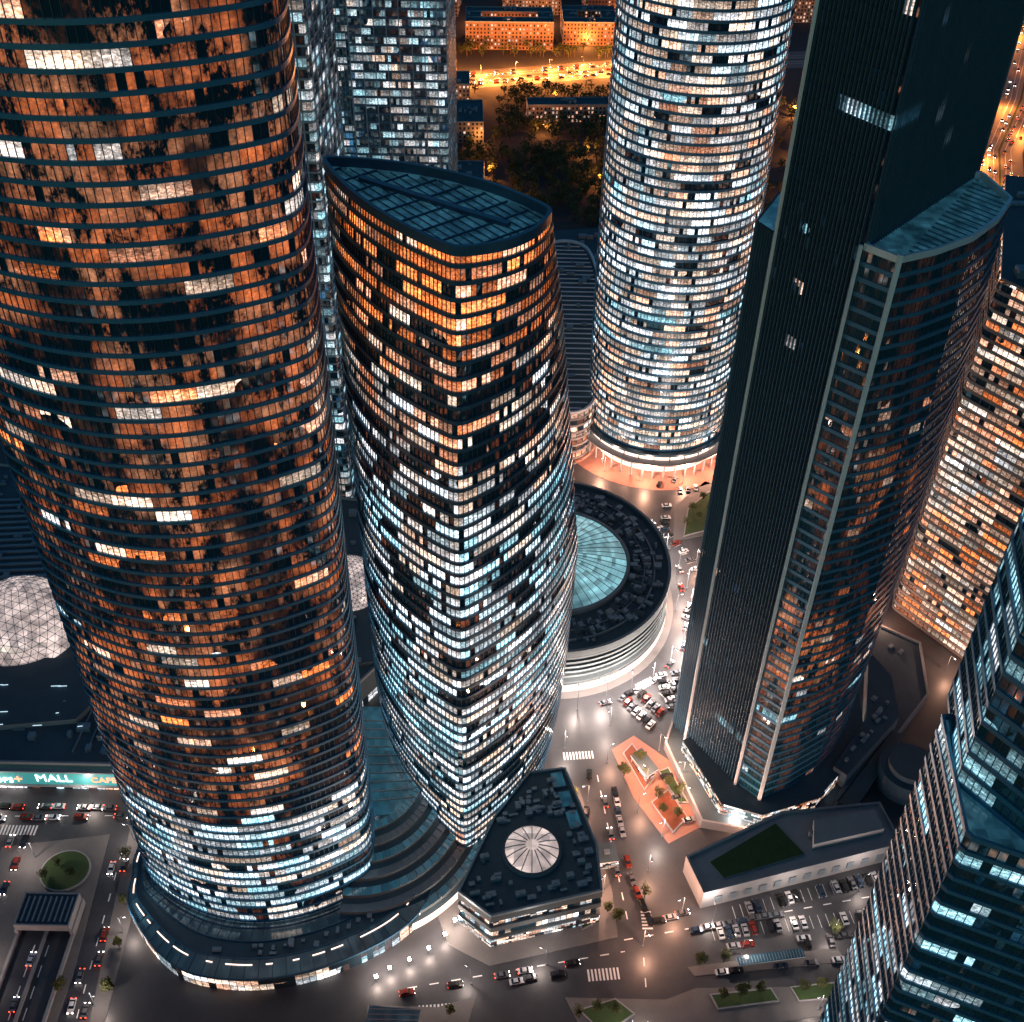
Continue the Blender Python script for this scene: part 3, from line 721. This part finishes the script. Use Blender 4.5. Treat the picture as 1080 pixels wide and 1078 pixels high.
dashes((-172,150),(-172,230),3,5,.18,3.5);dashes((-172,150),(-172,230),3,5,.18,-3.5);dashes((-200,238),(-135,240),3,5)
dashes((-131,150),(-134,228),3,5)
dashes((-30,178),(40,192),3,4);dashes((40,196),(150,219),3,4);dashes((34,262),(42,200),3,4);dashes((46,190),(46,120),3,4)
dashes((-148,130),(-148,190),4,3);dashes((-152.5,130),(-152.5,190),4,3)
for i in range(26):
    for (x0,y0,dx,dy) in((70,196.5,2.8,.42),(78,204.5,2.7,.75)):
        x,y=x0+i*dx,y0+i*dy
        if x<142:b.face([(x,y,.035),(x+.15,y,.035),(x+.15-.7,y+4.6,.035),(x-.7,y+4.6,.035)])
for i in range(22):
    a=math.radians(-50+i*5)
    p=lambda r,d:(CC[0]+r*math.cos(a+d),CC[1]+r*1.05*math.sin(a+d),.035)
    b.face([p(66,0),p(70,0),p(70,.0025),p(66,.0025)])
for i in range(6):
    b.face([(-170+i*2.4,228,.035),(-169.2+i*2.4,228,.035),(-168+i*2.4,222+i*.4,.035),(-168.8+i*2.4,222+i*.4,.035)])
b.build('road_markings',[paint])

# ------------------------------------------------------------ CARS
glassm=NG('car_glass');glassm.bsdf((.01,.015,.02),.05,0,ior=1.6);glassm=glassm.m
tyre=plain('tyre_rubber',(.02,.02,.02),.9)
headl=emis('headlamp',(1,.9,.8),30);taill=emis('tail_lamp',(1,.05,.02),14);lamp0=plain('lamp_lens',(.4,.4,.4),.2)
def carmesh(name,col,suv,lit):
    g_=NG(name+'_paint');g_.bsdf(col,.25,.3);pm=g_.m
    b=MB();h=1.75 if suv else 1.42;W=.92
    prof=[(-2.25,.32),(-2.28,.62),(-2.15,.92),(-1.5,.98),(1.0,.98),(2.0,.82),(2.28,.6),(2.25,.32)]
    if suv:prof=[(-2.3,.4),(-2.32,.8),(-2.25,1.08),(-1.5,1.1),(1.05,1.1),(2.0,1.0),(2.3,.75),(2.28,.4)]
    for i in range(len(prof)):
        a,c=prof[i],prof[(i+1)%len(prof)];b.face([(a[0],-W,a[1]),(a[0],W,a[1]),(c[0],W,c[1]),(c[0],-W,c[1])],0)
    b.face([(x,-W,z) for x,z in prof],0);b.face([(x,W,z) for x,z in prof][::-1],0)
    zb=prof[3][1];A=[(-2.0 if suv else -1.65,-.84),(1.05,-.84),(1.05,.84),(-2.0 if suv else -1.65,.84)]
    T=[(-1.75 if suv else -1.0,-.66),(.35,-.66),(.35,.66),(-1.75 if suv else -1.0,.66)]
    for i in range(4):
        j=(i+1)%4;b.face([(*A[i],zb),(*A[j],zb),(*T[j],h),(*T[i],h)],1)
    b.face([(*p,h) for p in T],0)
    b.box((T[0][0]+T[1][0])/2,0,h,1.0,1.0,.04,0,0)
    for x in(-1.4,1.42):
        for y in(-.86,.86):
            n=12
            for i in range(n):
                a0,a1=2*math.pi*i/n,2*math.pi*(i+1)/n;r=.34
                b.face([(x+r*math.cos(a0),y-.11,.34+r*math.sin(a0)),(x+r*math.cos(a1),y-.11,.34+r*math.sin(a1)),(x+r*math.cos(a1),y+.11,.34+r*math.sin(a1)),(x+r*math.cos(a0),y+.11,.34+r*math.sin(a0))],2)
            for yy in(-.11,.11):b.face([(x+.34*math.cos(2*math.pi*i/n),y+yy,.34+.34*math.sin(2*math.pi*i/n)) for i in range(n)],2)
    for y in(-.68,.68):
        b.box(2.28,y,.58,.1,.36,.16,0,3);b.box(-2.3,y,.66,.08,.34,.16,0,4);b.box(.75,y*1.47,zb,.18,.14,.12,0,0)
    return b.mesh(name,[pm,glassm,tyre,headl if lit else lamp0,taill if lit else lamp0])
cols=[(.6,.6,.62),(.02,.02,.025),(.15,.16,.18),(.7,.7,.7),(.2,.03,.02),(.03,.05,.09),(.32,.32,.34),(.02,.02,.02),(.1,.1,.11)]
PM=[carmesh('car_body',c,i%3==1,False) for i,c in enumerate(cols)]
DM=[carmesh('car_body',c,i%3==1,True) for i,c in enumerate(cols)]
def car(x,y,rot,drive=False):
    add('moving_car' if drive else 'parked_car',rnd.choice(DM if drive else PM),(x,y,.03),rot+rnd.uniform(-.03,.03),1.05)
def row(a,c,n,rot,p=.85,drive=False,jit=.3):
    for i in range(n):
        if rnd.random()<p:
            t=i/max(1,n-1);car(a[0]+(c[0]-a[0])*t+rnd.uniform(-jit,jit),a[1]+(c[1]-a[1])*t+rnd.uniform(-jit,jit),rot,drive)
row((72,199),(140,209),25,1.72,.6);row((80,207.5),(140,224),22,1.8,.55);row((64,200),(92,206),8,.2,.8)
row((62,193),(118,200),13,.15,.35);row((66,184.5),(110,190.5),10,.13,.5);row((100,196),(130,200),8,1.7,.6)
for i in range(22):
    a=math.radians(-50+i*5)
    if rnd.random()<.85:car(CC[0]+68*math.cos(a+.02),CC[1]+68*1.05*math.sin(a+.02),a,False)
for i in range(12):
    a=math.radians(-70+i*11);car(CC[0]+(58+rnd.uniform(0,4))*math.cos(a),CC[1]+60*math.sin(a)*1.05,a+1.57,True)
row((46,300),(56,286),7,.9,.9);row((52,304),(62,290),7,.9,.9);row((62,312),(66,292),7,.2,.85);row((70,318),(66,300),5,.2,.8)
row((76,345),(88,370),9,2.7,.85);row((82,342),(96,370),9,2.7,.8);row((88,372),(92,400),9,0,.8);row((70,385),(74,420),9,.1,.7);row((82,432),(110,440),8,1.5,.7)
row((60,430),(80,440),6,1.2,.6)
row((40,254),(43,225),8,-1.4,.75);row((36,250),(39,222),5,1.7,.5,True);row((31,262),(29,240),5,1.5,.5)
row((60,262),(66,243),5,.3,.6);row((44,218),(50,198),5,-1.3,.7)
row((-30,176),(30,189),9,.2,.5,True);row((0,180),(22,184.5),6,.2,.8);row((52,203),(60,206),3,.2,1,True)
row((-129,160),(-132,228),9,1.6,.5,True);row((-134,160),(-136,228),8,-1.55,.4,True)
row((-174,150),(-174,228),9,1.57,.5,True);row((-169,155),(-169,228),9,-1.57,.4,True)
row((-200,237),(-138,239),14,0,.5,True);row((-200,242),(-138,243),14,3.14,.5,True);row((-152,140),(-152,185),4,1.57,.5,True)
row((-100,243),(-64,244),7,0,.6);row((10,440),(30,400),6,1.9,.5)
row((45,176),(44,125),6,1.57,.5,True)
for s in(-14,-9,-4,6,13):
    for k in range(30):
        if rnd.random()<.5:
            x=-70+k*7;y=985+(x+60)*.28+s if x>-60 else 985+s;car(x,y,.27+(0 if s<0 else math.pi),True)
def hwp(t):
    t*=len(HW)-1;i=min(int(t),len(HW)-2);f=t-i;return HW[i][0]+(HW[i+1][0]-HW[i][0])*f,HW[i][1]+(HW[i+1][1]-HW[i][1])*f
for k in range(130):
    x,y=hwp(k/130);s=rnd.choice((-13,-8,-4,4,8,13));car(x+s,y,1.25 if s>0 else -1.9,True)

# ------------------------------------------------------------ TREES
bark=plain('bark',(.07,.05,.035),.9);leafA=plain('leaf_green',(.045,.07,.02),.8,0,.5,.8);leafB=plain('leaf_olive',(.08,.075,.02),.8,0,.5,.8)
def leaf_tree(seed):
    r=random.Random(seed);b=MB();H=r.uniform(6,7.5)
    b.cyl(0,0,0,.2,H*.55,7,0,0,.1)
    ends=[]
    for k in range(8):
        a=k*2.4+r.random()*.6;L=r.uniform(.7,1.7);z=H*(.3+.05*k);e=(L*math.cos(a),L*math.sin(a),z+L*.8+.3)
        n=(-math.sin(a)*.06,math.cos(a)*.06)
        b.face([(n[0],n[1],z),(-n[0],-n[1],z),(e[0]-n[0]*.4,e[1]-n[1]*.4,e[2]),(e[0]+n[0]*.4,e[1]+n[1]*.4,e[2])],0)
        b.face([(0,0,z-.08),(0,0,z+.08),(e[0],e[1],e[2]+.03),(e[0],e[1],e[2]-.03)],0);ends.append(e)
    ends+=[(0,0,H*.9),(r.uniform(-.5,.5),r.uniform(-.5,.5),H*.7)]
    for e in ends:
        R_=r.uniform(.8,1.35)
        for _ in range(110):
            d=Vector((r.gauss(0,1),r.gauss(0,1),r.gauss(0,.8)));d=d.normalized()*R_*r.random()**.4
            c=Vector(e)+d;s=r.uniform(.14,.28);t=Vector((r.gauss(0,1),r.gauss(0,1),r.gauss(0,1))).normalized();w=t.orthogonal().normalized()
            b.face([tuple(c+t*s),tuple(c+w*s*.8),tuple(c-t*s),tuple(c-w*s*.8)],1 if r.random()<.6 else 2)
    return b.mesh('tree_mesh',[bark,leafA,leafB])
TM=[leaf_tree(i) for i in range(5)]
def tree(x,y,s=1):add('tree',rnd.choice(TM),(x,y,.1),rnd.uniform(0,6),s*rnd.uniform(.7,1.05))
for x,y in [(26,204),(30,208),(35,206),(38,203),(44,262),(50,268),(57,246),(62,244),(60,258),(64,254),(24,170),(30,172),(36,171),(70,177),(76,178),(82,179),(96,180),(102,181),(108,182),(116,184),(82,404),(88,410),(94,416),(100,412),(104,420),(92,425),(86,416),(64,188),(72,189),(-154,219),(-148,215),(-157,214),(-124,160),(-124,175),(-125,190),(-127,205),(-131,222),(-139,160),(-139,175),(48,212),(20,256),(24,252),(-20,162),(-16,170),(110,200),(140,200),(56,252),(52,262)]:tree(x,y)
def wood(name,fn,n,seed):
    r=random.Random(seed);b=MB()
    for _ in range(n):
        x,y=fn(r);h=r.uniform(7,13);R_=r.uniform(2.8,4.6)
        b.cyl(x,y,0,.3,h*.5,5,0)
        for _k in range(70):
            d=Vector((r.gauss(0,1),r.gauss(0,1),r.gauss(0,.8))).normalized()*R_*r.random()**.35
            c=Vector((x,y,h*.7))+d;s=r.uniform(.45,1.0);t=Vector((r.gauss(0,1),r.gauss(0,1),r.gauss(0,.5))).normalized();w=t.orthogonal().normalized()
            b.face([tuple(c+t*s),tuple(c+w*s*.8),tuple(c-t*s),tuple(c-w*s*.8)],1 if r.random()<.6 else 2)
    return b.build(name,[bark,leafA,leafB])
def park(r):
    while True:
        x,y=r.uniform(-90,130),r.uniform(715,960)
        if -70<x<-20 and (850<y<955 or 750<y<790):continue
        if 0<x<75 and 893<y<918:continue
        if abs(y-845-x*.1)<7:continue
        return x,y
wood('distant_trees',park,640,3)
wood('distant_trees',lambda r:(r.uniform(130,290),r.uniform(660,1000)),120,5)
wood('distant_trees',lambda r:(lambda p:(p[0]+r.choice((-1,1))*r.uniform(22,34),p[1]))(hwp(r.random())),90,8)
wood('distant_trees',lambda r:(r.uniform(-70,150),r.uniform(1046,1062)),40,9)

# ------------------------------------------------------------ LAMPS
b=MB();b.cyl(0,0,0,.14,9,8,0,0,.08);b.bar((0,0,8.9),(1.6,0,9.1),.1,.1,0);b.box(1.9,0,8.95,.9,.4,.14,0,0);b.box(1.9,0,8.8,.8,.34,.14,0,1);b.cyl(0,0,0,.28,.5,8,0)
def lampmesh(m_):
    return b.mesh('lamp_mesh',[hvac,m_])
LMS={'w':lampmesh(litwhite),'o':lampmesh(litorg),'p':lampmesh(litwhite)}
LD={}
LC={'w':(1,.8,.7),'o':(1,.3,.06),'p':(1,.5,.32)}
def lamp(x,y,kind='w',power=9000,rot=None,scale=1):
    k=(kind,power)
    if k not in LD:
        d=bpy.data.lights.new('lamp_light','POINT');d.energy=power;d.shadow_soft_size=.4
        d.color=LC[kind];LD[k]=d
    o=add('street_lamp',LMS[kind],(x,y,.05),rnd.uniform(0,6) if rot is None else rot,scale)
    l=bpy.data.objects.new('bulb',LD[k]);COL.objects.link(l);l.parent=o;l.location=(1.9,0,8.4)
for x,y in [(22,274),(40,286),(56,236)]:lamp(x,y,'w',9000,scale=1.2)
for x,y in [(30,250),(34,214),(50,222),(46,194),(58,274),(48,246),(60,206),(38,268),(52,258),(64,250)]:lamp(x,y,'p',11000,scale=1.1)
for i in range(13):
    a=math.radians(-92+i*11);lamp(CC[0]+60.5*math.cos(a),CC[1]+63.5*math.sin(a),'w',21000 if 0<i<9 else 11000,scale=1.3)
for i in range(8):
    a=math.radians(-180+i*26);lamp(RC[0]+44.5*math.cos(a),RC[1]+43*math.sin(a),'p',22000)
for x,y in [(70,203),(96,209),(122,216),(78,192),(136,198),(14,187),(-10,180),(100,174),(40,165),(110,200)]:lamp(x,y,'w',4800)
for x,y in [(-131,230),(-125,195),(-163,222),(-165,180),(-185,245),(-150,245),(-127,170)]:lamp(x,y,'w',4500)
for x,y in [(66,262),(84,235),(160,345),(180,318),(202,312),(84,380),(72,350),(12,430),(60,445),(110,440)]:lamp(x,y,'p',9000)
for x in range(-80,150,30):
    yy=985+max(0,x+60)*.28
    lamp(x,yy-14,'o',90000);lamp(x+15,yy+14,'o',90000)
for k in range(11):
    x,y=hwp(k/12+.05);lamp(x+(-12 if k%2 else 12),y,'o',60000)
for x,y in [(-30,845),(20,870),(60,780),(90,850),(-60,900),(30,940),(215,760),(240,850),(-10,740),(245,680),(-20,790),(50,830)]:lamp(x,y,'o',12000)
for x,y in [(205,750),(213,830),(222,920),(190,660),(-40,1140),(20,1145),(60,1080),(100,1150),(-12,1090)]:lamp(x,y,'o',36000)
for x,y in [(-190,130),(-130,130),(-60,130),(0,140),(-120,60),(-10,70)]:lamp(x,y,'o',14000)
b2=MB();b2.cyl(0,0,0,.1,3,6,0);b2.box(0,0,3,.9,.9,.5,.4,1);fm=b2.mesh('flood_mesh',[hvac,emis('floodlight_lens',(1,.85,.75),60)])
fl=bpy.data.lights.new('flood','POINT');fl.energy=5000;fl.color=(1,.75,.62);fl.shadow_soft_size=.5
for x,y in [(-36,183),(-30,186),(-24,190),(-19,195),(-16,200),(-40,180),(82,241),(145,300)]:
    o=add('floodlight',fm,(x,y,.1));l=bpy.data.objects.new('bulb',fl);COL.objects.link(l);l.parent=o;l.location=(0,0,4.2)

# ------------------------------------------------------------ sky + sun (dusk)
w=bpy.data.worlds.new('World');sc.world=w;w.use_nodes=True;nt=w.node_tree;nt.nodes.clear()
sky=nt.nodes.new('ShaderNodeTexSky');sky.sky_type='NISHITA';sky.sun_disc=False
el=math.radians(3);az=math.radians(200)
sky.sun_elevation=el;sky.sun_rotation=az
mx=nt.nodes.new('ShaderNodeMix');mx.data_type='RGBA';mx.blend_type='MULTIPLY';mx.inputs[0].default_value=1;mx.inputs[7].default_value=(.2,.75,1.35,1)
bg=nt.nodes.new('ShaderNodeBackground');bg.inputs[1].default_value=.13;ow=nt.nodes.new('ShaderNodeOutputWorld')
nt.links.new(sky.outputs[0],mx.inputs[6]);nt.links.new(mx.outputs[2],bg.inputs[0]);nt.links.new(bg.outputs[0],ow.inputs[0])
sd=bpy.data.lights.new('sun','SUN');sd.energy=.05;sd.angle=math.radians(8);sd.color=(1,.85,.75)
so=bpy.data.objects.new('sun',sd);COL.objects.link(so)
dirv=Vector((math.sin(az)*math.cos(el),math.cos(az)*math.cos(el),math.sin(el)))
so.rotation_euler=dirv.to_track_quat('Z','Y').to_euler()
